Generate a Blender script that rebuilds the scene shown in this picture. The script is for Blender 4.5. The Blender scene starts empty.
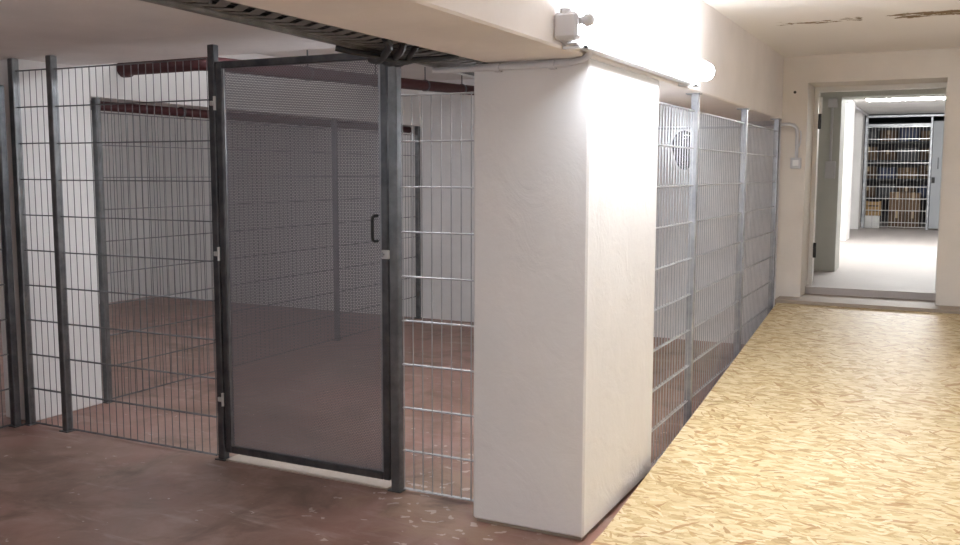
import bpy, math, random
from mathutils import Vector, Matrix
random.seed(7)
S = bpy.context.scene
COL = S.collection

# ------------------------------------------------------------------ materials
def new_mat(name):
    m = bpy.data.materials.new(name); m.use_nodes = True
    nt = m.node_tree
    b = nt.nodes.get('Principled BSDF')
    return m, nt, b

def plain(name, col, rough=.6, metal=0.0, spec=.5):
    m, nt, b = new_mat(name)
    b.inputs['Base Color'].default_value = (*col, 1)
    b.inputs['Roughness'].default_value = rough
    b.inputs['Metallic'].default_value = metal
    b.inputs['Specular IOR Level'].default_value = spec
    return m

class G:
    """tiny node graph helper"""
    def __init__(s, nt): s.nt = nt; s.n = nt.nodes; s.l = nt.links
    def coord(s):
        return s.n.new('ShaderNodeTexCoord').outputs['Object']
    def mapping(s, vec, scale=(1,1,1), rot=(0,0,0), loc=(0,0,0)):
        k = s.n.new('ShaderNodeMapping')
        k.inputs['Scale'].default_value = scale; k.inputs['Rotation'].default_value = rot; k.inputs['Location'].default_value = loc
        s.l.new(vec, k.inputs['Vector']); return k.outputs['Vector']
    def noise(s, vec, scale, detail=4, rough=.55, dist=0):
        k = s.n.new('ShaderNodeTexNoise'); k.inputs['Scale'].default_value = scale
        k.inputs['Detail'].default_value = detail; k.inputs['Roughness'].default_value = rough
        k.inputs['Distortion'].default_value = dist
        s.l.new(vec, k.inputs['Vector']); return k.outputs['Fac']
    def voronoi(s, vec, scale, out='Distance', rnd=1.0):
        k = s.n.new('ShaderNodeTexVoronoi'); k.inputs['Scale'].default_value = scale
        k.inputs['Randomness'].default_value = rnd
        s.l.new(vec, k.inputs['Vector']); return k.outputs[out]
    def ramp(s, fac, stops, interp='LINEAR'):
        k = s.n.new('ShaderNodeValToRGB'); cr = k.color_ramp; cr.interpolation = interp
        while len(cr.elements) < len(stops): cr.elements.new(.5)
        for e, (p, c) in zip(cr.elements, stops):
            e.position = p; e.color = (c, c, c, 1) if not isinstance(c, tuple) else (*c, 1)
        s.l.new(fac, k.inputs['Fac']); return k.outputs['Color']
    def math(s, op, a, b=None, clamp=False):
        k = s.n.new('ShaderNodeMath'); k.operation = op; k.use_clamp = clamp
        for i, v in enumerate((a, b)):
            if v is None: continue
            if isinstance(v, (int, float)): k.inputs[i].default_value = v
            else: s.l.new(v, k.inputs[i])
        return k.outputs[0]
    def mix(s, fac, a, b, mode='MIX'):
        k = s.n.new('ShaderNodeMix'); k.data_type = 'RGBA'; k.blend_type = mode
        for key, v in ((0, fac), (6, a), (7, b)):
            if isinstance(v, (int, float)): k.inputs[key].default_value = v
            elif isinstance(v, tuple): k.inputs[key].default_value = (*v, 1)
            else: s.l.new(v, k.inputs[key])
        return k.outputs[2]
    def sep(s, vec):
        k = s.n.new('ShaderNodeSeparateXYZ'); s.l.new(vec, k.inputs[0]); return k.outputs
    def bump(s, h, bsdf, strength=.3, dist=.01):
        k = s.n.new('ShaderNodeBump'); k.inputs['Strength'].default_value = strength
        k.inputs['Distance'].default_value = dist
        s.l.new(h, k.inputs['Height']); s.l.new(k.outputs[0], bsdf.inputs['Normal'])

def plaster(name, col, rough=.75, var=.05, bump=.25):
    m, nt, b = new_mat(name); g = G(nt)
    c = g.coord()
    big = g.noise(c, 1.6, 5, .6)
    dark = tuple(x * (1 - var * 2) for x in col)
    base = g.mix(g.ramp(big, [(.35, 0.0), (.65, 1.0)]), dark, col)
    fine = g.noise(c, 26, 5, .65)
    trowel = g.noise(c, 5, 4, .6, 1.2)
    nt.links.new(base, b.inputs['Base Color'])
    b.inputs['Roughness'].default_value = rough
    b.inputs['Specular IOR Level'].default_value = .25
    g.bump(g.math('ADD', g.math('MULTIPLY', fine, .35), trowel), b, bump, .012)
    return m

M = {}
M['white'] = plaster('white_wall_paint', (.80, .79, .78))
M['pillar'] = plaster('pillar_paint', (.80, .79, .785), var=.03, bump=.32)
M['cream'] = plaster('cream_wall_paint', (.74, .685, .62))
M['unlit_grey'] = plaster('unlit_wall_grey', (.60, .61, .57))  # wall toned grey to show that it is unlit
M['ceil'] = plaster('ceiling_paint', (.82, .80, .78))
M['beam'] = plaster('beam_paint', (.82, .775, .75))
M['store_unlit'] = plaster('unlit_store_wall', (.10, .10, .115))  # dark tone stands for the store being unlit

def corridor_ceiling():
    m, nt, b = new_mat('peeling_ceiling_paint'); g = G(nt)
    c = g.coord(); x, y, z = g.sep(c)
    n = g.noise(c, 1.5, 4)
    base = g.mix(n, (.78, .735, .70), (.82, .785, .75))
    # peeled strokes along a ceiling joint
    band = g.ramp(g.math('ABSOLUTE', g.math('SUBTRACT', y, 6.36)), [(.07, 1.0), (.20, 0.0)])
    pn = g.noise(g.mapping(c, (4, 8, 1)), 1.3, 6, .7)
    along = g.ramp(g.math('DIVIDE', g.math('ADD', x, 1.29), 1.4), [(.08, .3), (.18, .62), (.26, .42), (.35, .6), (.43, .42), (.52, .8), (.60, .35), (.68, .8), (.80, .95), (.97, .78)])
    m_ = g.math('ADD', pn, g.math('MULTIPLY', g.math('SUBTRACT', band, 1.0), .5))
    m_ = g.math('ADD', m_, g.math('MULTIPLY', g.math('SUBTRACT', along, .5), .35))
    mask = g.ramp(m_, [(.545, 0.0), (.565, 1.0)])
    colr = g.mix(mask, base, (.20, .125, .055))
    nt.links.new(colr, b.inputs['Base Color']); b.inputs['Roughness'].default_value = .8
    g.bump(g.math('SUBTRACT', g.noise(c, 22, 4), mask), b, .25, .008)
    return m
M['corridor_ceil'] = corridor_ceiling()

def red_floor():
    m, nt, b = new_mat('worn_red_screed'); g = G(nt)
    c = g.coord()
    n1 = g.noise(c, .9, 6, .6, .6)
    n2 = g.noise(c, 4.0, 6, .65, .8)
    a = g.mix(g.ramp(n1, [(.32, 0.0), (.68, 1.0)]), (.195, .122, .086), (.30, .142, .115))
    a = g.mix(g.ramp(n2, [(.42, 0.0), (.72, .85)]), a, (.385, .265, .225))
    # pale dust streaks
    st = g.noise(g.mapping(c, (1.2, 5, 1), (0, 0, .5)), 1.6, 6, .7, .5)
    a = g.mix(g.ramp(st, [(.56, 0.0), (.72, .6)]), a, (.46, .355, .31))
    # flakes of old paint
    wob = g.n.new('ShaderNodeVectorMath'); wob.operation = 'MULTIPLY_ADD'
    nz = g.n.new('ShaderNodeTexNoise'); nz.inputs['Scale'].default_value = 13; nz.inputs['Detail'].default_value = 4
    g.l.new(c, nz.inputs['Vector']); g.l.new(nz.outputs['Color'], wob.inputs[0])
    wob.inputs[1].default_value = (.13, .13, 0); g.l.new(c, wob.inputs[2])
    fl = g.voronoi(g.mapping(wob.outputs[0], (1, 1.6, .001), (0, 0, .6)), 11, 'Distance')
    jag = g.noise(c, 40, 3)
    X, Y, Z = g.sep(c)
    dx = g.math('SUBTRACT', X, -1.9); dy = g.math('SUBTRACT', Y, 3.9)
    near = g.ramp(g.math('SQRT', g.math('ADD', g.math('MULTIPLY', dx, dx), g.math('MULTIPLY', g.math('MULTIPLY', dy, dy), .6))), [(.35, 1.0), (1.0, .0)])
    size = g.noise(c, 5, 2)
    patch = 1.0
    lim = g.math('ADD', g.math('ADD', g.math('MULTIPLY', near, .19), -.035), g.math('MULTIPLY', g.math('SUBTRACT', size, .5), .55))
    fm = g.ramp(g.math('SUBTRACT', fl, lim), [(.075, 1.0), (.10, 0.0)])
    # yellowish worn bare screed close to the pillar
    worn = g.ramp(g.math('ADD', g.math('MULTIPLY', near, .35), g.noise(c, 3.2, 6, .7, .8)), [(.74, 0.0), (.86, .55)])
    a = g.mix(worn, a, (.36, .25, .165))
    a = g.mix(g.math('MULTIPLY', fm, g.math('MULTIPLY', patch, .8)), a, (.60, .51, .46))
    dk = g.noise(c, 2.3, 5, .6, 1.0)
    a = g.mix(g.ramp(dk, [(.52, 0.0), (.70, .8)]), a, (.115, .066, .046))
    nt.links.new(a, b.inputs['Base Color'])
    r = g.ramp(n2, [(.3, .34), (.7, .55)])
    nt.links.new(r, b.inputs['Roughness'])
    g.bump(g.math('ADD', n2, g.math('MULTIPLY', jag, .3)), b, .12, .01)
    return m
M['floor'] = red_floor()

def concrete(name, c1, c2):
    m, nt, b = new_mat(name); g = G(nt)
    c = g.coord()
    n = g.noise(c, 1.7, 6, .6); f = g.noise(c, 14, 5, .7)
    a = g.mix(n, c1, c2); a = g.mix(g.math('MULTIPLY', f, .35), a, tuple(x * .6 for x in c1))
    nt.links.new(a, b.inputs['Base Color']); b.inputs['Roughness'].default_value = .6
    g.bump(f, b, .15, .008)
    return m
M['far_floor'] = concrete('grey_concrete_floor', (.44, .40, .385), (.54, .50, .48))
M['step'] = concrete('step_concrete', (.30, .245, .195), (.38, .31, .25))
M['sill'] = concrete('pale_sill', (.44, .36, .30), (.54, .45, .38))

def osb():
    m, nt, b = new_mat('osb_strands'); g = G(nt)
    c = g.coord()
    col = (.70, .505, .245)
    def rotated(vec, ang):
        k = g.n.new('ShaderNodeVectorRotate'); k.rotation_type = 'Z_AXIS'
        g.l.new(vec, k.inputs['Vector']); g.l.new(ang, k.inputs['Angle']); return k.outputs[0]
    flat = g.mapping(c, (1, 1, .001))
    wob = g.n.new('ShaderNodeVectorMath'); wob.operation = 'MULTIPLY_ADD'
    nz = g.n.new('ShaderNodeTexNoise'); nz.inputs['Scale'].default_value = 16; nz.inputs['Detail'].default_value = 3
    g.l.new(flat, nz.inputs['Vector']); g.l.new(nz.outputs['Color'], wob.inputs[0])
    wob.inputs[1].default_value = (.03, .03, 0); g.l.new(flat, wob.inputs[2]); wv = wob.outputs[0]
    def flakes(scale, rot, loc, spread, gsc):
        v = g.mapping(wv, scale, (0, 0, rot), loc)
        k = g.n.new('ShaderNodeTexVoronoi'); k.inputs['Scale'].default_value = 1.0; g.l.new(v, k.inputs['Vector'])
        rgb = g.sep(k.outputs['Color'])
        ang = g.math('MULTIPLY', g.math('SUBTRACT', rgb[0], .5), spread)
        gv = g.mapping(rotated(flat, ang), gsc)
        return rgb[1], g.noise(gv, 1, 4, .6), rgb[2], ang
    t1, g1, u1, a1 = flakes((19, 62, 1), .15, (0, 0, 0), 2.2, (12, 120, 1))
    t2, g2, u2, a2 = flakes((17, 44, 1), -.7, (4, 7, 0), 2.8, (11, 130, 1))
    pick = g.ramp(u2, [(.52, 0.0), (.56, 1.0)])
    tone = g.mix(pick, t1, t2); grain = g.mix(pick, g1, g2)
    pal = [(.18, (.36, .235, .10)), (.34, (.50, .37, .185)), (.5, (.575, .45, .25)), (.66, (.63, .51, .305)), (.82, (.69, .58, .385))]
    a = g.ramp(g.math('ADD', g.math('MULTIPLY', tone, .55), g.math('MULTIPLY', grain, .45)), pal)
    # sparse darker strands of every direction, cut where another flake covers them
    for sc, loc, lim, colr in (((8, 46, 1), (6, 4, 0), .03, (.34, .18, .065)), ((9, 50, 1), (1, 12, 0), .025, (.70, .59, .40)), ((16, 78, 1), (2, 9, 0), .022, (.30, .16, .055)), ((20, 105, 1), (5, 3, 0), .03, (.36, .205, .075)), ((13, 70, 1), (8, 1, 0), .045, (.43, .275, .11))):
        bigv = g.mapping(flat, (4.2, 7.5, 1), (0, 0, loc[0]), loc)
        kb = g.n.new('ShaderNodeTexVoronoi'); kb.inputs['Scale'].default_value = 1.0; g.l.new(bigv, kb.inputs['Vector'])
        ang = g.math('MULTIPLY', g.math('SUBTRACT', g.sep(kb.outputs['Color'])[0], .5), 2.2)
        sv = g.mapping(rotated(wv, ang), sc, (0, 0, 0), loc)
        ks = g.n.new('ShaderNodeTexVoronoi'); ks.inputs['Scale'].default_value = 1.0; g.l.new(sv, ks.inputs['Vector'])
        a = g.mix(g.ramp(g.sep(ks.outputs['Color'])[0], [(lim, .8), (lim + .006, 0.0)]), a, colr)
    sp = g.voronoi(flat, 30, 'Distance')
    spm = g.math('MULTIPLY', g.ramp(sp, [(.09, 1.0), (.15, 0.0)]), g.ramp(g.noise(flat, 6, 2), [(.53, 0.0), (.6, .85)]))
    a = g.mix(spm, a, (.30, .18, .075))
    l1, l2, l3 = tone, grain, t2
    nt.links.new(a, b.inputs['Base Color'])
    b.inputs['Roughness'].default_value = .46
    b.inputs['Specular IOR Level'].default_value = .38
    g.bump(g.math('ADD', l1, g.math('ADD', l2, g.math('MULTIPLY', l3, .6))), b, .16, .004)
    return m
M['osb'] = osb()

def galv(name, c1, c2, rough=.42, metal=.85):
    m, nt, b = new_mat(name); g = G(nt)
    c = g.coord()
    n = g.noise(c, 12, 4, .6)
    nt.links.new(g.mix(g.ramp(n, [(.35, 0.0), (.65, 1.0)]), c1, c2), b.inputs['Base Color'])
    b.inputs['Roughness'].default_value = rough; b.inputs['Metallic'].default_value = metal
    return m
M['galv'] = galv('galvanised_steel', (.30, .31, .33), (.42, .43, .45))
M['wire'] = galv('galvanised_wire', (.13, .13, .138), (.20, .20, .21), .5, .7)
M['wire_lit'] = galv('lit_wire', (.40, .40, .41), (.50, .50, .51), .45, .7)  # paler copy of the wire, lamp light put into its colour
M['wire_lit_front'] = galv('lit_front_wire', (.40, .40, .41), (.48, .48, .49), .5, .5)  # wire by the pillar, paled as if catching light
M['darksteel'] = galv('dull_steel', (.085, .088, .095), (.14, .143, .15), .38, .8)
M['post'] = galv('weathered_post_steel', (.15, .155, .16), (.23, .235, .24), .4, .8)
M['traysteel'] = galv('tray_steel', (.17, .165, .155), (.27, .265, .255), .5, .6)
M['zinc_bright'] = plain('bright_zinc', (.75, .75, .74), .3, .6)
M['red'] = plain('dark_red_pipe_paint', (.050, .0075, .009), .6)
M['black'] = plain('black_plastic', (.012, .012, .013), .45)
M['cable'] = plain('black_cable', (.02, .02, .022), .5)
M['greyplastic'] = plain('grey_plastic', (.60, .60, .62), .5)
M['whiteplastic'] = plain('white_plastic', (.80, .80, .79), .4)
M['doorframe'] = plain('door_frame_paint', (.72, .70, .66), .45)
M['carton'] = plain('shaded_carton_brown', (.12, .075, .048), .8)  # carton browns darkened to show the store unlit
M['carton_light'] = plain('shaded_carton_tan', (.20, .13, .08), .8)
M['blue'] = plain('blue_plastic', (.035, .05, .12), .5)
M['wood'] = plain('crate_wood', (.42, .27, .13), .7)
M['shelfmetal'] = plain('shelf_metal', (.06, .062, .07), .5, .3)
M['tape'] = plain('parcel_tape', (.50, .38, .23), .35)
M['leaf'] = plain('grey_door_leaf', (.40, .42, .45), .5)
M['hole'] = plain('dark_plug', (.03, .025, .02), .8)

def emitter(name, col, strength):
    m, nt, b = new_mat(name)
    b.inputs['Base Color'].default_value = (.9, .9, .9, 1)
    b.inputs['Emission Color'].default_value = (*col, 1)
    b.inputs['Emission Strength'].default_value = strength
    b.inputs['Roughness'].default_value = .4
    return m
M['lamp_corridor'] = emitter('lit_corridor_diffuser', (.93, .975, 1.04), 60.0)
M['fill_bay'] = emitter('fill_bay_diffuser', (.93, .975, 1.04), 46.0)
M['fill_neighbour'] = emitter('fill_neighbour_diffuser', (.93, .975, 1.04), 40.0)
M['lamp_far'] = emitter('lit_far_diffuser', (.99, 1.0, .99), 140.0)
M['fill_pillar'] = emitter('fill_suspended_diffuser', (.93, .975, 1.04), 75.0)
M['fill_front'] = emitter('fill_front_diffuser', (.93, .975, 1.04), 42.0)

def perforated():
    m, nt, b = new_mat('perforated_sheet'); g = G(nt)
    b.inputs['Base Color'].default_value = (.25, .245, .27, 1)
    b.inputs['Metallic'].default_value = .35; b.inputs['Roughness'].default_value = .5
    c = g.coord(); x, y, z = g.sep(c)
    p = .0095                                 # hole pitch, staggered rows
    u = g.math('DIVIDE', x, p); v = g.math('DIVIDE', z, p * .866)
    row = g.math('FLOOR', v)
    odd = g.math('MULTIPLY', g.math('MODULO', g.math('ABSOLUTE', row), 2.0), .5)
    fu = g.math('SUBTRACT', g.math('FRACT', g.math('ADD', u, odd)), .5)
    fv = g.math('MULTIPLY', g.math('SUBTRACT', g.math('FRACT', v), .5), .866)
    d = g.math('SQRT', g.math('ADD', g.math('MULTIPLY', fu, fu), g.math('MULTIPLY', fv, fv)))
    hole = g.math('LESS_THAN', d, .345)
    tr = nt.nodes.new('ShaderNodeBsdfTransparent'); mx = nt.nodes.new('ShaderNodeMixShader')
    nt.links.new(hole, mx.inputs[0]); nt.links.new(b.outputs[0], mx.inputs[1]); nt.links.new(tr.outputs[0], mx.inputs[2])
    nt.links.new(mx.outputs[0], nt.nodes['Material Output'].inputs['Surface'])
    return m
M['perf'] = perforated()

# ------------------------------------------------------------------ mesh helper
class MB:
    def __init__(s): s.v = []; s.f = []
    def add(s, vs, fs):
        o = len(s.v); s.v += [tuple(p) for p in vs]; s.f += [tuple(i + o for i in f) for f in fs]; return s
    def box(s, a, b):
        x0, x1 = sorted((a[0], b[0])); y0, y1 = sorted((a[1], b[1])); z0, z1 = sorted((a[2], b[2]))
        vs = [(x0,y0,z0),(x1,y0,z0),(x1,y1,z0),(x0,y1,z0),(x0,y0,z1),(x1,y0,z1),(x1,y1,z1),(x0,y1,z1)]
        return s.add(vs, [(0,3,2,1),(4,5,6,7),(0,1,5,4),(1,2,6,5),(2,3,7,6),(3,0,4,7)])
    def cham(s, a, b, c=.004):
        """box with chamfered edges"""
        import itertools
        lo = [min(a[i], b[i]) for i in range(3)]; hi = [max(a[i], b[i]) for i in range(3)]
        c = min(c, min(hi[i] - lo[i] for i in range(3)) * .45)
        vs = []; idx = {}
        for sg in itertools.product((0, 1), repeat=3):
            for ax in range(3):
                p = [hi[i] if sg[i] else lo[i] for i in range(3)]
                for i in range(3):
                    if i != ax: p[i] += -c if sg[i] else c
                idx[(sg, ax)] = len(vs); vs.append(p)
        fs = []
        for ax in range(3):
            u, v = (ax + 1) % 3, (ax + 2) % 3
            for d in (0, 1):
                q = []
                for (pu, pv) in ((0,0),(1,0),(1,1),(0,1)):
                    sg = [0,0,0]; sg[ax] = d; sg[u] = pu; sg[v] = pv; q.append(idx[(tuple(sg), ax)])
                fs.append(q if d else q[::-1])
        for ax in range(3):
            u, v = (ax + 1) % 3, (ax + 2) % 3
            for pu in (0,1):
                for pv in (0,1):
                    def I(d, k):
                        sg = [0,0,0]; sg[ax] = d; sg[u] = pu; sg[v] = pv; return idx[(tuple(sg), k)]
                    q = [I(0,u), I(1,u), I(1,v), I(0,v)]
                    fs.append(q if (pu ^ pv) == 0 else q[::-1])
        for sg in itertools.product((0,1), repeat=3):
            t = [idx[(sg, 0)], idx[(sg, 1)], idx[(sg, 2)]]
            fs.append(t if sum(sg) % 2 else t[::-1])
        return s.add(vs, fs)
    def tube(s, pts, r, n=8, caps=True):
        pts = [Vector(p) for p in pts]; rings = []
        rs = r if isinstance(r, (list, tuple)) else [r] * len(pts)
        t0 = (pts[1] - pts[0]).normalized()
        up = Vector((0,0,1)) if abs(t0.z) < .9 else Vector((1,0,0))
        nrm = t0.cross(up).normalized()
        o = len(s.v)
        for i, p in enumerate(pts):
            t = (pts[min(i+1, len(pts)-1)] - pts[max(i-1, 0)]).normalized()
            nrm = (nrm - t * nrm.dot(t)).normalized(); bn = t.cross(nrm)
            for k in range(n):
                a = 2 * math.pi * (k + .5) / n
                s.v.append(tuple(p + (nrm * math.cos(a) + bn * math.sin(a)) * rs[i]))
        for i in range(len(pts) - 1):
            for k in range(n):
                k2 = (k + 1) % n
                s.f.append((o+i*n+k, o+i*n+k2, o+(i+1)*n+k2, o+(i+1)*n+k))
        if caps:
            s.f.append(tuple(o + k for k in range(n))[::-1]); e = o + (len(pts)-1)*n
            s.f.append(tuple(e + k for k in range(n)))
        return s
    def build(s, name, m, parent=None, smooth=False, loc=None):
        me = bpy.data.meshes.new(name)
        off = Vector(loc) if loc else Vector((0,0,0))
        me.from_pydata([tuple(Vector(p) - off) for p in s.v], [], s.f); me.update()
        import bmesh
        bm = bmesh.new(); bm.from_mesh(me); bmesh.ops.recalc_face_normals(bm, faces=bm.faces); bm.to_mesh(me); bm.free()
        me.materials.append(m)
        if smooth:
            for p in me.polygons: p.use_smooth = True
            if hasattr(me, 'set_sharp_from_angle'): me.set_sharp_from_angle(angle=math.radians(35))
        o = bpy.data.objects.new(name, me); COL.objects.link(o)
        if parent:
            o.parent = parent
            o.location = off - (Vector(parent['_w']) if '_w' in parent else Vector((0,0,0)))
            o['_w'] = tuple(off)
        else:
            o.location = off; o['_w'] = tuple(off)
        return o

def tag(o, label, cat, group=None, kind=None):
    o['label'] = label; o['category'] = cat
    if group: o['group'] = group
    if kind: o['kind'] = kind
    return o
def thing(name, label, cat, loc=(0,0,0), group=None):
    o = bpy.data.objects.new(name, None); COL.objects.link(o); o.location = loc; o['_w'] = tuple(loc)
    o.empty_display_size = .1
    return tag(o, label, cat, group)
def struct(name, mb, m, label=None, smooth=False):
    o = mb.build(name, m, None, smooth); o['kind'] = 'structure'
    if label: o['label'] = label
    return o
def arc(c, u, v, r, a0, a1, n=6):
    c, u, v = Vector(c), Vector(u), Vector(v)
    return [c + (u * math.cos(a0 + (a1-a0)*i/n) + v * math.sin(a0 + (a1-a0)*i/n)) * r for i in range(n + 1)]

# ------------------------------------------------------------------ key planes (metres)
XL = -4.94            # partition line between the cages
YF = 3.72             # front fence
YB = 8.42             # back wall
XC = -1.29            # corridor side of the beam and pillar
YE = 8.14             # end wall of the corridor
XW = -8.75            # far side wall of the neighbouring cage
XR = 0.95             # right wall of the corridor
YN = -2.6             # wall behind the viewer
ZB = 1.97             # soffit of the beam
ZC = 2.476            # corridor ceiling
ZF = 0.55             # floor of the room beyond
ZL = 0.49             # landing
YS = 8.42             # step up to the room beyond

# ------------------------------------------------------------------ shell
fl = MB()
fl.box((XW-.2, YN-.2, -.15), (XR+.2, YB+.2, 0))
struct('floor', fl, M['floor'], 'worn reddish brown screed floor')
rp = MB()
def rampz(y): return .1075 * (y - 3.585)
xl, xr = -1.25, XR
rp.add([(xl,3.64,0.0),(xr,3.64,0.0),(xr,7.9,rampz(7.9)-.022),(xl,7.9,rampz(7.9)-.022),(xl,7.9,0),(xr,7.9,0)],
       [(0,1,2,3),(3,2,5,4),(0,3,4),(1,5,2),(0,4,5,1)])
struct('floor_ramp', rp, M['step'], 'concrete ramp under the boards')
ld = MB(); ld.box((-1.255, 7.9, 0), (XR, YS, ZL)); struct('floor_landing', ld, M['step'], 'concrete landing before the doorway')
ff = MB(); ff.box((-1.285, YS, 0), (XR, 8.72, ZF)); ff.box((-2.2, 8.70, 0), (.9, 20.6, ZF)); struct('floor_far', ff, M['far_floor'], 'grey concrete floor of the room beyond')
ds = MB(); ds.box((-3.37, 3.70, 0), (-2.36, 3.84, .006)); struct('trim_1', ds, M['sill'], 'pale concrete sill under the cage door')

w = MB(); w.box((XW-.2, YB, 0), (-1.30, YB+.2, 2.6)); struct('wall_back', w, M['white'])
w = MB(); w.box((XW-.2, YN-.2, 0), (XW, YB, 2.6)); struct('wall_left', w, M['white'])
w = MB(); w.box((XR, YN-.2, 0), (XR+.2, 8.7, 2.6)); struct('wall_right', w, M['white'])
w = MB(); w.box((XW, YN-.2, 0), (XR, YN, 2.6)); struct('wall_rear', w, M['white'])
# end wall with its opening
XO0, XO1, ZO = -1.09, -.07, 2.257
w = MB(); w.box((-1.29, YE, 0), (XO0, YE+.55, 2.56)); w.box((XO1, YE, 0), (XR+.2, YE+.55, 2.56)); w.box((XO0, YE, ZO), (XO1, YE+.55, 2.56))
struct('wall_end', w, M['cream'], 'cream end wall with doorway')
# pillar, stub and beams
p = MB(); p.cham((-1.803, 3.52, .016), (XC, 4.50, ZB), .008); struct('pillar', p, M['pillar'], 'white plastered pillar')
q = MB(); q.box((-1.79, 3.535, 0), (XC-.014, 4.49, .03)); struct('trim_2', q, M['step'], 'dark gap at the foot of the white pillar')
b = MB(); b.cham((-1.74, YN, ZB), (XC, YE+.28, 2.6), .008); struct('beam', b, M['beam'], 'wide downstand beam over the pillar')
s_ = MB(); s_.cham((-5.20, 3.76, 0), (XL, 4.29, 2.45), .006); struct('pillar_stub', s_, M['white'], 'white wall stub at the fence corner')
s_ = MB(); s_.box((-5.20, 4.29, 2.0), (XL, YB, 2.45)); struct('beam_partition', s_, M['white'], 'white beam above the inner fence')
s_ = MB(); s_.box((XW, 3.27, 2.18), (-5.20, 4.18, 2.6)); s_.box((XL, 3.27, 2.18), (-1.74, 4.18, 2.6)); s_.box((-5.20, 3.27, 2.18), (XL, 3.76, 2.6)); struct('lintel', s_, M['ceil'], 'shallow soffit above the front fence')
c_ = MB(); c_.box((XW, YN, 2.14), (-1.74, 3.27, 2.6)); struct('ceiling_front', c_, M['ceil'])
c_ = MB(); c_.box((XW, 4.18, 2.45), (-1.74, YB, 2.6)); struct('ceiling_bay', c_, M['ceil'])
c_ = MB(); c_.box((XC, YN, ZC), (XR, YE, 2.6)); struct('ceiling_corridor', c_, M['corridor_ceil'])
# the room beyond
w = MB(); w.box((-2.2, 9.83, ZF), (-1.0, 10.23, 2.58)); w.box((.15, 9.83, ZF), (.9, 10.23, 2.58)); w.box((-1.0, 9.83, 2.262), (.15, 10.23, 2.58))
struct('wall_inner', w, M['unlit_grey'], 'wall stub beyond the doorway, toned grey green as unlit')
w = MB(); w.box((-2.2, 8.69, ZF), (-1.95, 20.6, 2.6)); struct('wall_far_left', w, M['white'])
w = MB(); w.box((.75, 8.69, ZF), (.9, 20.6, 2.6)); struct('wall_far_right', w, M['white'])
w = MB(); w.box((-1.95, 20.4, ZF), (.75, 20.6, 2.6)); struct('wall_far_back', w, M['store_unlit'])
w = MB(); w.box((-1.95, 18.12, ZF), (-1.90, 20.4, 2.58)); w.box((.68, 18.12, ZF), (.75, 20.4, 2.58)); struct('wall_store', w, M['store_unlit'])
w = MB(); w.cham((-1.95, 14.40, ZF), (-1.33, 14.95, 2.58), .008); struct('pillar_far', w, M['white'], 'white pilaster in the room beyond')
w = MB(); w.cham((-1.95, 17.55, ZF), (-1.43, 18.0, 2.58), .008); struct('pillar_far', w, M['white'], 'white pilaster against the far fence')
c_ = MB(); c_.box((-2.2, YE+.55, 2.56), (.9, 18.1, 2.7)); struct('ceiling_far', c_, M['white'])
c_ = MB(); c_.box((-2.2, 18.1, 2.56), (.9, 20.6, 2.7)); struct('ceiling_store', c_, M['store_unlit'])

# steel frame of the doorway, leaf removed, with two hinges left
df = thing('door_1', 'pale steel door frame with bare hinges in the end doorway', 'door frame', (XO0, YE+.5, ZL)); df['kind'] = 'structure'
f = MB(); f.box((XO0, YE+.42, ZL), (XO0+.035, YE+.52, ZO-.04)); f.box((XO0, YE+.42, ZO-.04), (XO1, YE+.52, ZO)); f.box((XO1-.012, YE+.42, ZL), (XO1, YE+.52, ZO-.04))
f.build('door_frame', M['doorframe'], df)
for z in (1.91, .80):
    h = MB(); h.tube([(XO0+.048, YE+.43, z-.01), (XO0+.048, YE+.43, z+.12)], .013, 10)
    h.box((XO0+.03, YE+.425, z), (XO0+.055, YE+.435, z+.11)); h.build('hinge', M['black'], df, True)
h = MB(); h.tube([(XO0+.050, YE+.43, 2.03), (XO0+.050, YE+.43, 2.17)], .014, 10); h.build('hinge_pin', M['whiteplastic'], df, True)

# ------------------------------------------------------------------ OSB boards
def board(y0, y1, z0, z1, label):
    t = .018
    x0, x1 = -1.238, XR-.02
    n = MB()
    n.add([(x0,y0,z0),(x1,y0,z0),(x1,y1,z1),(x0,y1,z1),(x0,y0,z0-t),(x1,y0,z0-t),(x1,y1,z1-t),(x0,y1,z1-t)],
          [(0,1,2,3),(7,6,5,4),(0,4,5,1),(1,5,6,2),(2,6,7,3),(3,7,4,0)])
    o = n.build('osb_board', M['osb'])
    return tag(o, label, 'board', 'particle boards covering the corridor floor')
board(5.391, 7.892, rampz(5.391), rampz(7.892), 'OSB board sloping up to the concrete step at the doorway')
board(3.62, 5.388, .020, rampz(5.388), 'OSB board beside the white pillar, at the foot of the slope')
board(1.15, 3.617, .020, .020, 'OSB board lying flat in front of the pillar at the picture edge')

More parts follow.
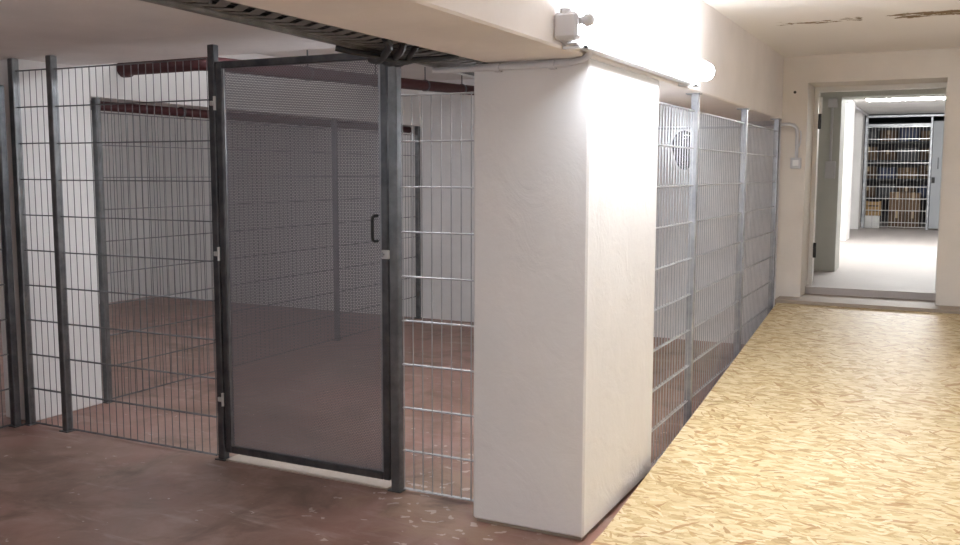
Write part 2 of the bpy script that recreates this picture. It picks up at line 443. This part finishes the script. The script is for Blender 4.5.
# ------------------------------------------------------------------ wire mesh fences
PITCH, ROW = .0535, .2085
def mesh_panel(mb, a, b, ztop, zbot, axis, off=0.0, rv=.0023, rh=.0034, slope=0.0, back=1):
    """verticals between a and b along axis ('x' or 'y') at the constant coordinate off; double horizontals"""
    n = max(2, round((b - a) / PITCH)); 
    def pt(u, d, z): return (u, off + d, z) if axis == 'x' else (off + d, u, z)
    for i in range(n + 1):
        u = a + (b - a) * i / n
        mb.tube([pt(u, 0, zbot), pt(u, 0, ztop)], rv, 5)
    z = ztop - .003
    while z > zbot + .05:
        for d in (-.006, .006):
            mb.tube([pt(a - .004, d, z), pt(b + .004, d, z)], rh, 5)
        z -= ROW
    for d in (-.006, .006): mb.tube([pt(a - .004, d, zbot + .003), pt(b + .004, d, zbot + .003)], rh, 5)
    return mb
def post(x, y, z0, z1, w=.04, m=None, parent=None, capm=True, d=None):
    d = d or w
    q = MB(); q.cham((x - w/2, y - d/2, z0), (x + w/2, y + d/2, z1), .004)
    o = q.build('post', m or M['galv'], parent)
    fp = MB(); fp.box((x - w/2 - .012, y - d/2 - .012, z0), (x + w/2 + .012, y + d/2 + .012, z0 + .006))
    fp.build('foot_plate', m or M['galv'], o)
    return o
def clips(x, y, zs, parent, axis='x', side=1):
    for z in zs:
        q = MB()
        if axis == 'x': q.cham((x - .012, y - .03, z - .012), (x + .012, y - .018, z + .012), .003)
        else: q.cham((x - .030, y - .012, z - .012), (x - .018, y + .012, z + .012), .003)
        q.build('clip', M['zinc_bright'], parent)

# front fence, left of the door
f1 = thing('wire_fence', 'grey wire mesh fence left of the perforated door, reaching the white wall stub', 'fence', (-4.1, YF, 0))
post(-4.915, YF, 0, 2.175, .045, M['post'], f1)
post(-4.592, YF, 0, 2.175, .045, M['post'], f1)
mesh_panel(MB(), -4.884, -4.622, 2.105, .012, 'x', YF).build('mesh_panel', M['wire'], f1)
mesh_panel(MB(), -4.560, -3.440, 2.102, .012, 'x', YF).build('mesh_panel', M['wire'], f1)
dp = post(-3.397, YF, 0, 2.165, .042, M['darksteel'], f1)
clips(-3.392, YF, (1.87, 1.10, .33), dp)

# front fence, between door and pillar
f2 = thing('wire_fence', 'narrow grey wire mesh fence between the perforated door and the white pillar', 'fence', (-2.05, YF, 0))
post(-2.312, YF, 0, 2.06, .046, M['post'], f2)
mesh_panel(MB(), -2.272, -1.812, 1.874, .012, 'x', YF, rv=.003, rh=.004).build('mesh_panel', M['wire_lit_front'], f2)

# perforated door
d = thing('perforated_door', 'grey perforated sheet metal cage door with black handle', 'door', (-2.86, YF, .045)); d['kind'] = 'thing'
x0, x1, z0, z1 = -3.368, -2.346, .045, 2.078
fr = MB(); t = .036
for a, b_ in (((x0, z0), (x0+t, z1)), ((x1-t, z0), (x1, z1)), ((x0+t, z1-t), (x1-t, z1)), ((x0+t, z0), (x1-t, z0+t))):
    fr.cham((a[0], YF-.018, a[1]), (b_[0], YF+.018, b_[1]), .004)
fr.build('frame', M['darksteel'], d)
sh = MB(); sh.box((x0+t-.008, YF-.0012, z0+t-.008), (x1-t+.008, YF+.0012, z1-t+.008)); sh.build('perforated_sheet', M['perf'], d)
ed = MB()
ed.box((x0+t, YF-.012, z0+t), (x0+t+.012, YF-.004, z1-t)); ed.box((x1-t-.012, YF-.012, z0+t), (x1-t, YF-.004, z1-t))
ed.build('edge_strip', M['galv'], d)
hx = -2.412
hd = MB(); hd.tube([(hx, YF-.002, 1.318), (hx, YF-.03, 1.318)] + [(hx, YF-.042, 1.310)] + [(hx, YF-.045, 1.295), (hx, YF-.045, 1.222), (hx, YF-.042, 1.207), (hx, YF-.03, 1.199), (hx, YF-.002, 1.199)], .0075, 8)
hd.build('handle', M['black'], d, True)
lk = MB(); lk.cham((-2.372, YF-.034, 1.118), (-2.330, YF-.018, 1.160), .004); lkp = lk.build('lock', M['zinc_bright'], d)
bt = MB(); bt.tube([(-2.358, YF-.05, 1.128), (-2.358, YF-.05, 1.150)], .006, 8); bt.tube([(-2.358, YF-.05, 1.139), (-2.358, YF-.034, 1.139)], .005, 8); bt.build('bolt', M['galv'], lkp, True)
for z in (1.87, 1.10, .33):
    h = MB(); h.tube([(-3.3725, YF-.024, z-.035), (-3.3725, YF-.024, z+.035)], .008, 8); h.build('hinge', M['zinc_bright'], d, True)

# neighbouring front fence running towards the viewer
f3 = thing('wire_fence', 'wire mesh fence at the left picture edge, in line with the inner fence', 'fence', (XL, 3.0, 0))
post(XL-.02, 3.655, 0, 2.02, .042, M['darksteel'], f3)
post(XL-.02, 2.25, 0, 2.02, .042, M['darksteel'], f3)
mesh_panel(MB(), 2.285, 3.62, 1.905, .012, 'y', XL-.02).build('mesh_panel', M['wire'], f3)

# inner fence
f4 = thing('wire_fence', 'inner wire mesh fence dividing the two cages, running from white stub to back wall', 'fence', (XL, 6.3, 0))
for y in (4.325, 6.93, 8.385): post(XL, y, 0, 1.995, .042, M['post'], f4)
mesh_panel(MB(), 4.36, 6.895, 1.905, .012, 'y', XL).build('mesh_panel', M['wire'], f4)
mesh_panel(MB(), 6.965, 8.355, 1.905, .012, 'y', XL).build('mesh_panel', M['wire'], f4)

# corridor fence
f5 = thing('wire_fence', 'wire mesh fence under the beam along the OSB boards, behind the pillar', 'fence', (XC-.03, 6.3, 0))
for y in (5.34, 6.74, 8.10):
    o = post(XC-.03, y, 0, ZB-.006, .042, M['galv'], f5)
    hp = MB(); hp.box((XC-.08, y-.03, ZB-.006), (XC, y+.03, ZB)); hp.build('head_plate', M['galv'], o)
for a, b_ in ((4.53, 5.305), (5.375, 6.705), (6.775, 8.065)):
    mesh_panel(MB(), a, b_, 1.872, .012, 'y', XC-.03, rv=.0028, rh=.004).build('mesh_panel', M['wire_lit'], f5)

# ------------------------------------------------------------------ cable tray, cables, conduits
tr = thing('cable_tray', 'grey perforated cable tray hung along the left side of the wide beam', 'cable tray', (-1.95, 3.0, 1.99))
def tl(y): return -1.885 - .048 * (y - 1.9)
xr_ = -1.745
ya, yb = -1.0, 5.2
base = MB(); NS = 62
zt = 1.974
# bottom: long rails with slanted cross slats, open slots in between
def quad(pts, th=.0022):
    v = [(x, y, zt) for x, y in pts] + [(x, y, zt + th) for x, y in pts]
    base.add(v, [(0,3,2,1),(4,5,6,7),(0,1,5,4),(1,2,6,5),(2,3,7,6),(3,0,4,7)])
def strip(f0, f1):
    def X(y, f): return tl(y) * (1-f) + xr_ * f
    quad([(X(ya,f0),ya),(X(ya,f1),ya),(X(yb,f1),yb),(X(yb,f0),yb)])
for f0, f1 in ((0,.07),(.93,1)): strip(f0, f1)
def X(yy, f): return tl(yy) * (1-f) + xr_ * f
y = ya + .08
while y < yb - .08:
    quad([(X(y,.07),y),(X(y,.5),y+.045),(X(y,.5),y+.085),(X(y,.07),y+.04)])
    quad([(X(y,.5),y+.045),(X(y,.93),y),(X(y,.93),y+.04),(X(y,.5),y+.085)])
    y += .072
base.build('tray_bottom', M['traysteel'], tr)
for side, nm in ((0, 'side_rail'), (1, 'side_rail')):
    q = MB()
    if side == 0:
        a = [(tl(ya), ya), (tl(yb), yb)]
        v = []
        for (x, yy) in a:
            v += [(x-.002, yy, zt-.004), (x+.004, yy, zt-.004), (x+.004, yy, zt+.055), (x-.002, yy, zt+.055)]
        q.add(v, [(0,1,2,3),(4,7,6,5),(0,4,5,1),(1,5,6,2),(2,6,7,3),(3,7,4,0)])
        # folded lower flange
        v = []
        for (x, yy) in a:
            v += [(x-.020, yy, zt-.012), (x+.002, yy, zt-.012), (x+.002, yy, zt-.002), (x-.020, yy, zt-.002)]
        q.add(v, [(0,1,2,3),(4,7,6,5),(0,4,5,1),(1,5,6,2),(2,6,7,3),(3,7,4,0)])
        q.build(nm, M['traysteel'], tr)
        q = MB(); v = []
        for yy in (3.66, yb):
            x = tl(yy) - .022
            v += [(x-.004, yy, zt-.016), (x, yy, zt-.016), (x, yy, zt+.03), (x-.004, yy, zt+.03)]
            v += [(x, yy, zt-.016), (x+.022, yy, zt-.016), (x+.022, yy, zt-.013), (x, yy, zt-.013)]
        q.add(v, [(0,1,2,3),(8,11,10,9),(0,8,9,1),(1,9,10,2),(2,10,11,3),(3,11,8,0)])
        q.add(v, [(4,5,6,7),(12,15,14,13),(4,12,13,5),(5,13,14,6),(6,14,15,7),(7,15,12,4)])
        q.build('painted_lit_edge', M['whiteplastic'], tr)  # white strip added to stand for the lit rear length of the flange
    else:
        q.box((xr_-.003, ya, zt), (xr_, yb, zt+.05)); q.build(nm, M['traysteel'], tr)
for y in (.4, 2.0, 5.0):
    q = MB(); q.tube([(-1.83, y, zt+.003), (-1.83, y, 2.14 if y < 3.2 else 2.45)], .005, 6); q.build('hanger_rod', M['galv'], tr)

def cable(name, pts, r, label, group=None, m='cable'):
    # smooth the polyline (Catmull-Rom)
    P = [Vector(p) for p in pts]; out = []
    for i in range(len(P)-1):
        p0, p1, p2, p3 = P[max(i-1,0)], P[i], P[i+1], P[min(i+2,len(P)-1)]
        for k in range(6):
            t = k / 6
            out.append(.5*((2*p1)+(-p0+p2)*t+(2*p0-5*p1+4*p2-p3)*t*t+(-p0+3*p1-3*p2+p3)*t*t*t))
    out.append(P[-1])
    o = MB().tube(out, r, 8).build(name, M[m], None, True)
    return tag(o, label, 'cable', group)
CG = 'black cables lying in the cable tray'
CL = 'black cable lying lengthwise in the cable tray beside the beam'
for k in range(6):
    xs = [-1.885 + .021*k + random.uniform(-.006,.006) for _ in range(9)]
    pts = [(xs[j], -.8 + .58*j*(4.0/4.64), zt + .010 + .004*(k % 2) + random.uniform(0,.006)) for j in range(9)]
    cable('cable', pts, .007 + .0015*(k % 3), CL, CG)
CX = 'black cables crossing under the tray'
cable('cable', [(-2.10,3.200,1.97),(-2.02,3.130,1.952),(-1.93,3.020,1.948),(-1.83,2.890,1.949),(-1.76,2.800,1.956),(-1.745,2.750,1.975)], .014, 'thick black cable crossing under the tray before the door head, nearest of the crossing bunch', CX)
cable('cable', [(-2.12,3.290,1.99),(-2.05,3.250,1.958),(-1.96,3.150,1.950),(-1.86,3.010,1.949),(-1.78,2.910,1.955),(-1.745,2.870,1.975)], .013, 'black cable crossing under the tray before the door head, middle of the crossing bunch', CX)
cable('cable', [(-2.13,3.370,2.0),(-2.06,3.330,1.962),(-1.98,3.240,1.952),(-1.88,3.120,1.950),(-1.79,3.000,1.957),(-1.745,2.960,1.975)], .011, 'thin black cable crossing under the tray, closest to the fence post', CX)
cable('cable', [(-2.00,2.820,1.965),(-1.95,2.870,1.952),(-1.91,2.970,1.947),(-1.88,3.070,1.935),(-1.84,3.120,1.947),(-1.78,3.190,1.956),(-1.747,3.270,1.972)], .012, 'slack black cable looping below the tray beside the crossing bunch', CX)

# conduit on the head of the pillar
cd = thing('conduit', 'grey conduit pipe running across the top of the white pillar', 'conduit', (-1.55, 3.5, 1.95))
pts = [(-1.98, 3.497, 1.948), (-1.42, 3.497, 1.948), (-1.36, 3.495, 1.951)] + [(-1.30, 3.475, 1.958), (-1.262, 3.44, 1.972), (-1.245, 3.40, 1.99)]
MB().tube(pts, .013, 10).build('pipe', M['greyplastic'], cd, True)
for x in (-1.68, -1.44):
    q = MB(); q.tube([(x-.012, 3.497, 1.948), (x+.012, 3.497, 1.948)], .0175, 10); q.box((x-.012, 3.497, 1.93), (x+.012, 3.521, 1.944)); q.build('clamp', M['greyplastic'], cd)

# conduit with switch on the end wall
sw = thing('light_switch', 'small grey surface switch on the cream end wall left of the doorway', 'switch', (-1.163, YE, 1.60))
q = MB(); q.cham((-1.205, YE-.042, 1.56), (-1.118, YE, 1.65), .008); q.build('housing', M['greyplastic'], sw)
q = MB(); q.cham((-1.185, YE-.048, 1.582), (-1.138, YE-.04, 1.63), .004); q.build('rocker', M['whiteplastic'], sw)
cc = thing('conduit', 'grey conduit from the wire fence bending down to the switch on the end wall', 'conduit', (-1.2, YE-.02, 1.9))
pts = [(-2.6, 8.40, 1.925), (-1.9, 8.40, 1.925), (-1.40, 8.39, 1.927)] 
MB().tube([(-2.7, 8.40, 1.925), (-1.42, 8.40, 1.925), (-1.34, 8.36, 1.925), (-1.315, 8.2, 1.925), (-1.30, 8.135, 1.925), (-1.27, 8.123, 1.925), (-1.22, 8.122, 1.925), (-1.185, 8.122, 1.915), (-1.166, 8.122, 1.89), (-1.160, 8.122, 1.85), (-1.160, 8.122, 1.64)], .014, 10).build('pipe', M['greyplastic'], cc, True)
MB().tube([(-1.136, 8.124, 1.87), (-1.130, 8.124, 1.84), (-1.133, 8.124, 1.77), (-1.150, 8.124, 1.73)], .007, 8).build('loose_wire', M['greyplastic'], cc, True)
q = MB(); q.tube([(-1.192, YE-.004, 2.185), (-1.192, YE+.0, 2.185)], .012, 8); tag(q.build('wall_plug', M['hole']), 'small dark plug hole high on the cream end wall', 'plug')

# switch and conduit on the grey stub in the room beyond
s2 = thing('junction_box', 'grey box with vertical conduit on the grey green wall beyond the doorway', 'junction box', (-1.08, 9.83, 1.55))
q = MB(); q.cham((-1.125, 9.78, 1.47), (-1.03, 9.83, 1.64), .006); q.build('housing', M['greyplastic'], s2)
MB().tube([(-1.08, 9.815, 1.64), (-1.08, 9.815, 2.19)], .013, 8).build('conduit', M['greyplastic'], s2, True)
q = MB(); q.cham((-1.12, 9.785, 2.16), (-1.035, 9.83, 2.25), .006); q.build('upper_box', M['greyplastic'], s2)

# ------------------------------------------------------------------ red pipes
xp = -4.22
p1 = thing('red_pipe', 'dark red pipe from the white wall turning along the cage under the ceiling', 'pipe', (xp, 6, 2.2))
yb_ = 4.56
pts = [(XL, yb_, 2.200), (xp-.10, yb_, 2.203)] + [(xp-.045, yb_+.012, 2.203), (xp-.012, yb_+.045, 2.203), (xp, yb_+.10, 2.204), (xp, YB, 2.325)]
MB().tube(pts, .046, 14).build('pipe', M['red'], p1, True)
q = MB(); q.tube([(XL, yb_, 2.2), (XL+.05, yb_, 2.2)], .058, 14); q.build('collar', M['red'], p1, True)
for y in (5.6, 6.5, 7.3, 8.0):
    z = 2.204 + (y - yb_ - .1) * (.121 / 3.76)
    q = MB(); q.tube([(xp, y-.012, z), (xp, y+.012, z)], .052, 12); q.tube([(xp, y, z+.04), (xp, y, 2.45)], .006, 6)
    q.build('hanger', M['darksteel'], p1)
p2 = thing('red_pipe', 'dark red pipe under the white beam behind the inner fence', 'pipe', (-5.06, 6, 1.95))
MB().tube([(-5.06, 4.30, 1.955), (-5.06, 8.42, 1.962)], .032, 12).build('pipe', M['red'], p2, True)
for y in (5.2, 6.6, 7.9):
    q = MB(); q.tube([(-5.06, y-.012, 1.958), (-5.06, y+.012, 1.958)], .037, 12); q.build('clamp', M['darksteel'], p2)

# dark cable coil hanging on the back wall behind the corridor fence
hk = thing('cable_coil', 'dark coil of cable hanging on the back wall behind the corridor fence', 'cable coil', (-2.15, 8.38, 1.72))
q = MB()
for k in range(16):
    cx, cz = -2.15 + random.uniform(-.014,.014), 1.725 + random.uniform(-.025,.02); yy = 8.335 + .012*(k % 6)
    sc = 1 - .85*(k/15)
    rx, rz = .082*sc + random.uniform(0,.012), .15*sc + .012
    q.tube([(cx + rx*math.sin(a)*(1+.3*math.cos(a)), yy + .006*math.sin(3*a+k), cz + rz*math.cos(a)) for a in [2*math.pi*i/24 for i in range(25)]], .011, 6, False)
q.build('loops', M['cable'], hk, True)
q = MB()
for k in range(4): q.tube([(-2.15 + .085*math.cos(a), 8.36+.012*k-.02 + .03*math.sin(a), 1.76 - .02*k) for a in [2*math.pi*i/10 for i in range(11)]], .010, 6, False)
q.build('wrap', M['cable'], hk, True)
q = MB(); q.tube([(-2.15, 8.42, 1.87), (-2.15, 8.34, 1.87), (-2.15, 8.33, 1.90)], .006, 6); q.build('hook', M['darksteel'], hk)

# ------------------------------------------------------------------ lamps
def tube_lamp(name, label, a, b, axis, mat, wall=None, r=.045, gland=True, group=None, mount='side'):
    """linear wet-room luminaire: housing, diffuser, two end caps"""
    c = [(a[i]+b[i])/2 for i in range(3)]
    t = thing(name, label, 'lamp', tuple(c), group)
    A, B = Vector(a), Vector(b); u = (B - A).normalized()
    pts, rs = [], []
    for i in range(5):
        th = math.pi/2 * i/4; pts.append(A + u*(r*(1-math.cos(th))*.9)); rs.append(max(r*math.sin(th), r*.25))
    for i in range(4, -1, -1):
        th = math.pi/2 * i/4; pts.append(B - u*(r*(1-math.cos(th))*.9)); rs.append(max(r*math.sin(th), r*.25))
    MB().tube(pts, rs, 16).build('diffuser', M[mat], t, True)
    return t
la = tube_lamp('tube_lamp', 'glowing tube lamp on the beam above the white pillar', (-1.190, 3.19, 2.052), (-1.190, 5.05, 2.052), 'y', 'lamp_corridor', r=.048)
q = MB(); q.cham((XC, 3.20, 1.985), (-1.235, 5.04, 2.095), .008); hs = q.build('housing', M['greyplastic'], la)
q = MB(); q.cham((-1.262, 3.20, 1.978), (-1.222, 5.04, 1.990), .004); q.build('edge_rail', M['greyplastic'], la)
q = MB(); q.cham((XC, 3.135, 1.99), (-1.20, 3.20, 2.085), .012); ec = q.build('end_cap', M['greyplastic'], la)
q = MB(); q.tube([(-1.20, 3.17, 2.055), (-1.180, 3.17, 2.055)], .014, 10); q.tube([(-1.188, 3.17, 2.055), (-1.180, 3.17, 2.055), (-1.160, 3.17, 2.055), (-1.150, 3.17, 2.055)], [.016, .023, .023, .014], 12); q.build('cable_gland', M['greyplastic'], ec, True)
q = MB(); q.tube([(-1.25, 3.16, 2.08), (-1.25, 3.16, 2.098)], .022, 10); q.build('screw_cap', M['greyplastic'], ec, True)
for y in (3.24, 4.86):
    q = MB(); q.box((XC, y-.012, 1.968), (-1.20, y+.012, 1.976)); q.box((-1.207, y-.012, 1.968), (-1.20, y+.012, 2.0)); q.box((XC, y-.012, 1.968), (XC+.004, y+.012, 2.02)); q.build('bracket', M['zinc_bright'], la)
lb = tube_lamp('tube_lamp', 'unseen tube lamp added low in the cage behind the white pillar', (-2.16, 4.62, 1.74), (-2.16, 5.22, 1.74), 'y', 'fill_pillar', r=.04)  # unseen lamp added to brighten the soffit and fence by the pillar
q = MB(); q.cham((-2.178, 4.61, 1.765), (-2.142, 5.23, 1.80), .006); q.build('housing', M['greyplastic'], lb)
for y in (4.75, 5.1):
    q = MB(); q.tube([(-2.16, y, 1.80), (-2.16, y, 2.45)], .004, 6); q.build('hanger_rod', M['galv'], lb)
lc = tube_lamp('tube_lamp', 'unseen tube lamp added on the corridor beam behind the viewer', (-1.190, -1.7, 2.052), (-1.190, -.2, 2.052), 'y', 'fill_front', r=.048)  # added out of view to light the corridor from the front
q = MB(); q.cham((XC, -1.71, 1.985), (-1.235, -.19, 2.095), .008); q.build('housing', M['greyplastic'], lc)
ldm = tube_lamp('tube_lamp', 'bright tube lamp on the ceiling of the room beyond the doorway', (-1.03, 12.85, 2.478), (.45, 12.85, 2.478), 'x', 'lamp_far', r=.055)
q = MB(); q.cham((-1.02, 12.80, 2.51), (.44, 12.90, 2.56), .006); q.build('housing', M['greyplastic'], ldm)
le = tube_lamp('tube_lamp', 'unseen tube lamp added on the cage ceiling behind the soffit over the front fence', (-3.9, 4.75, 2.385), (-2.7, 4.75, 2.385), 'x', 'fill_bay', r=.04)  # added out of sight above the soffit to brighten the cage
q = MB(); q.cham((-3.89, 4.71, 2.405), (-2.71, 4.79, 2.45), .006); q.build('housing', M['greyplastic'], le)
lf = tube_lamp('tube_lamp', 'unseen tube lamp added on the ceiling of the neighbouring cage behind the white beam', (-6.3, 5.0, 2.385), (-6.3, 6.2, 2.385), 'y', 'fill_neighbour', r=.04)  # hidden lamp added to lift the neighbouring cage
q = MB(); q.cham((-6.34, 5.01, 2.405), (-6.26, 6.19, 2.45), .006); q.build('housing', M['greyplastic'], lf)
lg = tube_lamp('tube_lamp', 'unseen tube lamp added under the low ceiling left of the viewer', (-3.9, .3, 1.72), (-2.4, .3, 1.72), 'x', 'fill_front', r=.04)  # added out of view to light the front floor and ceiling
q = MB(); q.cham((-3.89, .26, 1.74), (-2.41, .34, 1.775), .006); q.build('housing', M['greyplastic'], lg)
for x in (-3.5, -2.8):
    q = MB(); q.tube([(x, .3, 1.775), (x, .3, 2.14)], .004, 6); q.build('hanger_rod', M['galv'], lg)

# ------------------------------------------------------------------ far fence and the store behind it
YR = 18.03
ft = thing('wire_fence', 'tall wire mesh fence with top rail in the room beyond the doorway', 'fence', (-.75, YR, ZF))
post(-1.395, YR, ZF, 2.555, .05, M['galv'], ft)
post(-.355, YR, ZF, 2.50, .035, M['galv'], ft)
post(.60, YR, ZF, 2.555, .05, M['galv'], ft)
q = MB(); q.cham((-1.42, YR-.02, 2.50), (.62, YR+.02, 2.54), .004); q.build('top_rail', M['galv'], ft)
q = MB(); q.cham((-1.37, YR-.02, 2.335), (-.37, YR+.02, 2.39), .004); q.build('middle_rail', M['galv'], ft)
mesh_panel(MB(), -1.36, -.38, 2.335, ZF+.03, 'x', YR, rv=.004, rh=.006).build('mesh_panel', M['zinc_bright'], ft)
fd = thing('cage_door', 'pale grey sheet steel door at the right end of the far wire fence', 'door', (-.1, YR, ZF)); fd['kind'] = 'thing'
q = MB(); q.cham((-.33, YR-.02, ZF+.02), (.57, YR+.02, 2.42), .004); q.build('leaf', M['leaf'], fd)
q = MB(); q.cham((-.32, YR-.045, 1.36), (-.27, YR-.02, 1.46), .004); q.build('lock', M['black'], fd)
q = MB(); q.cham((-.24, YR-.035, 1.60), (-.22, YR-.02, 1.80), .004); q.build('handle', M['darksteel'], fd)

# conduit at the far ceiling corner
q = MB(); q.tube([(-1.36, 10.3, 2.53), (-1.38, 18.0, 2.53)], .018, 8); tag(q.build('conduit', M['greyplastic'], None, True), 'grey conduit along the ceiling corner of the room beyond', 'conduit')

# shelving
sh = thing('shelf_rack', 'dark metal shelf rack of boxes behind the far fence', 'shelf', (-.6, 19.0, ZF))
for x in (-1.60, .35):
    for y in (18.75, 19.25):
        q = MB(); q.cham((x-.02, y-.02, ZF), (x+.02, y+.02, 2.35), .003); q.build('upright', M['shelfmetal'], sh)
LV = (1.06, 1.40, 1.74, 2.08)
for z in LV:
    q = MB(); q.cham((-1.62, 18.73, z), (.37, 19.27, z+.03), .004); q.build('shelf_board', M['shelfmetal'], sh)
def carton(x, y, z, w, dd, h, m, label, cat='box', group='cartons in the store behind the far fence', name='carton', tape=True):
    t = thing(name, label, cat, (x, y, z), group)
    q = MB(); q.cham((x-w/2, y-dd/2, z), (x+w/2, y+dd/2, z+h), .006); q.build('body', M[m], t)
    if tape:
        q = MB(); q.box((x-.02, y-dd/2-.0015, z+h*.6), (x+.02, y-dd/2+.001, z+h)); q.box((x-.02, y-dd/2, z+h-.001), (x+.02, y+dd/2, z+h+.0015)); q.build('tape', M['tape'], t)
    return t
carton(-.86, 18.45, ZF, .26, .3, .30, 'carton', 'lower left brown carton on the floor in the middle behind the far fence')
carton(-.60, 18.45, ZF, .24, .3, .30, 'carton', 'lower right brown carton on the floor in the middle behind the far fence')
carton(-.86, 18.45, ZF+.302, .26, .3, .34, 'carton_light', 'upper left tan carton of the stack behind the far fence')
carton(-.60, 18.45, ZF+.302, .24, .3, .33, 'carton_light', 'upper right tan carton of the stack behind the far fence')
# white box and crate
wb = thing('white_box', 'white box on the floor at the left foot of the far fence', 'box', (-1.25, 18.22, ZF))
q = MB(); q.cham((-1.37, 18.12, ZF), (-1.13, 18.34, ZF+.22), .006); q.build('body', M['whiteplastic'], wb)
q = MB(); q.box((-1.256, 18.117, ZF+.01), (-1.246, 18.121, ZF+.21)); q.build('seam', M['greyplastic'], wb)
cr = thing('wooden_crate', 'small wooden crate standing on the white box behind the far fence', 'crate', (-1.24, 18.25, ZF+.22))
for k in range(3):
    q = MB(); q.box((-1.36, 18.14, ZF+.235+k*.085), (-1.12, 18.152, ZF+.30+k*.085)); q.build('slat', M['wood'], cr)
for x in (-1.35, -1.13):
    q = MB(); q.box((x-.012, 18.152, ZF+.222), (x+.012, 18.34, ZF+.48)); q.build('side', M['wood'], cr)
q = MB(); q.box((-1.36, 18.152, ZF+.221), (-1.12, 18.34, ZF+.232)); q.build('bottom', M['wood'], cr)
words = ['lowest', 'second', 'third', 'top']
row = [(-1.40,.26,.20,'carton'), (-1.08,.28,.24,'shelfmetal'), (-.74,.30,.18,'carton'), (-.40,.28,.22,'blue'), (-.06,.30,.20,'carton_light')]
pos = ['at the left end', 'second from the left', 'in the middle', 'second from the right', 'at the right end']
cname = {'carton':'brown', 'shelfmetal':'dark grey', 'blue':'blue', 'carton_light':'tan'}
for i, z in enumerate(LV):
    for j in range(5):
        x, w_, h, m = row[(j + 0)]; m = row[(j + i*2) % 5][3]; h = row[(j + i*3) % 5][2]
        carton(x, 19.0, z+.03, w_, .4, h, m, '%s storage box on the %s shelf of the far rack, %s' % (cname[m], words[i], pos[j]), tape=m.startswith('carton'))

# ------------------------------------------------------------------ world, camera, view
wd = bpy.data.worlds.new('dim_interior'); S.world = wd; wd.use_nodes = True
wd.node_tree.nodes['Background'].inputs[0].default_value = (.05, .05, .055, 1)
wd.node_tree.nodes['Background'].inputs[1].default_value = .3

cam = bpy.data.cameras.new('camera'); co = bpy.data.objects.new('camera', cam); COL.objects.link(co)
f_, pitch, yaw, roll = 934.0, .1063, .4659, -.002
fw = Vector((-math.sin(yaw)*math.cos(pitch), math.cos(yaw)*math.cos(pitch), -math.sin(pitch)))
r0 = Vector((math.cos(yaw), math.sin(yaw), 0)); d0 = fw.cross(r0)
r = r0*math.cos(roll) + d0*math.sin(roll); dn = -r0*math.sin(roll) + d0*math.cos(roll)
m3 = Matrix((r, -dn, -fw)).transposed()
co.matrix_world = Matrix.Translation((0, 0, 1.52)) @ m3.to_4x4()
cam.sensor_fit = 'HORIZONTAL'; cam.sensor_width = 36.0; cam.lens = f_ * 36.0 / 960.0
cam.clip_start = .02
S.camera = co
S.cycles.diffuse_bounces = 8
for o in bpy.data.objects:
    if '_w' in o: del o['_w']
vs = S.view_settings
S.display_settings.display_device = 'sRGB'
vs.view_transform = 'Standard'; vs.look = 'None'; vs.gamma = 1.0; vs.use_curve_mapping = False
vs.exposure = 0.2
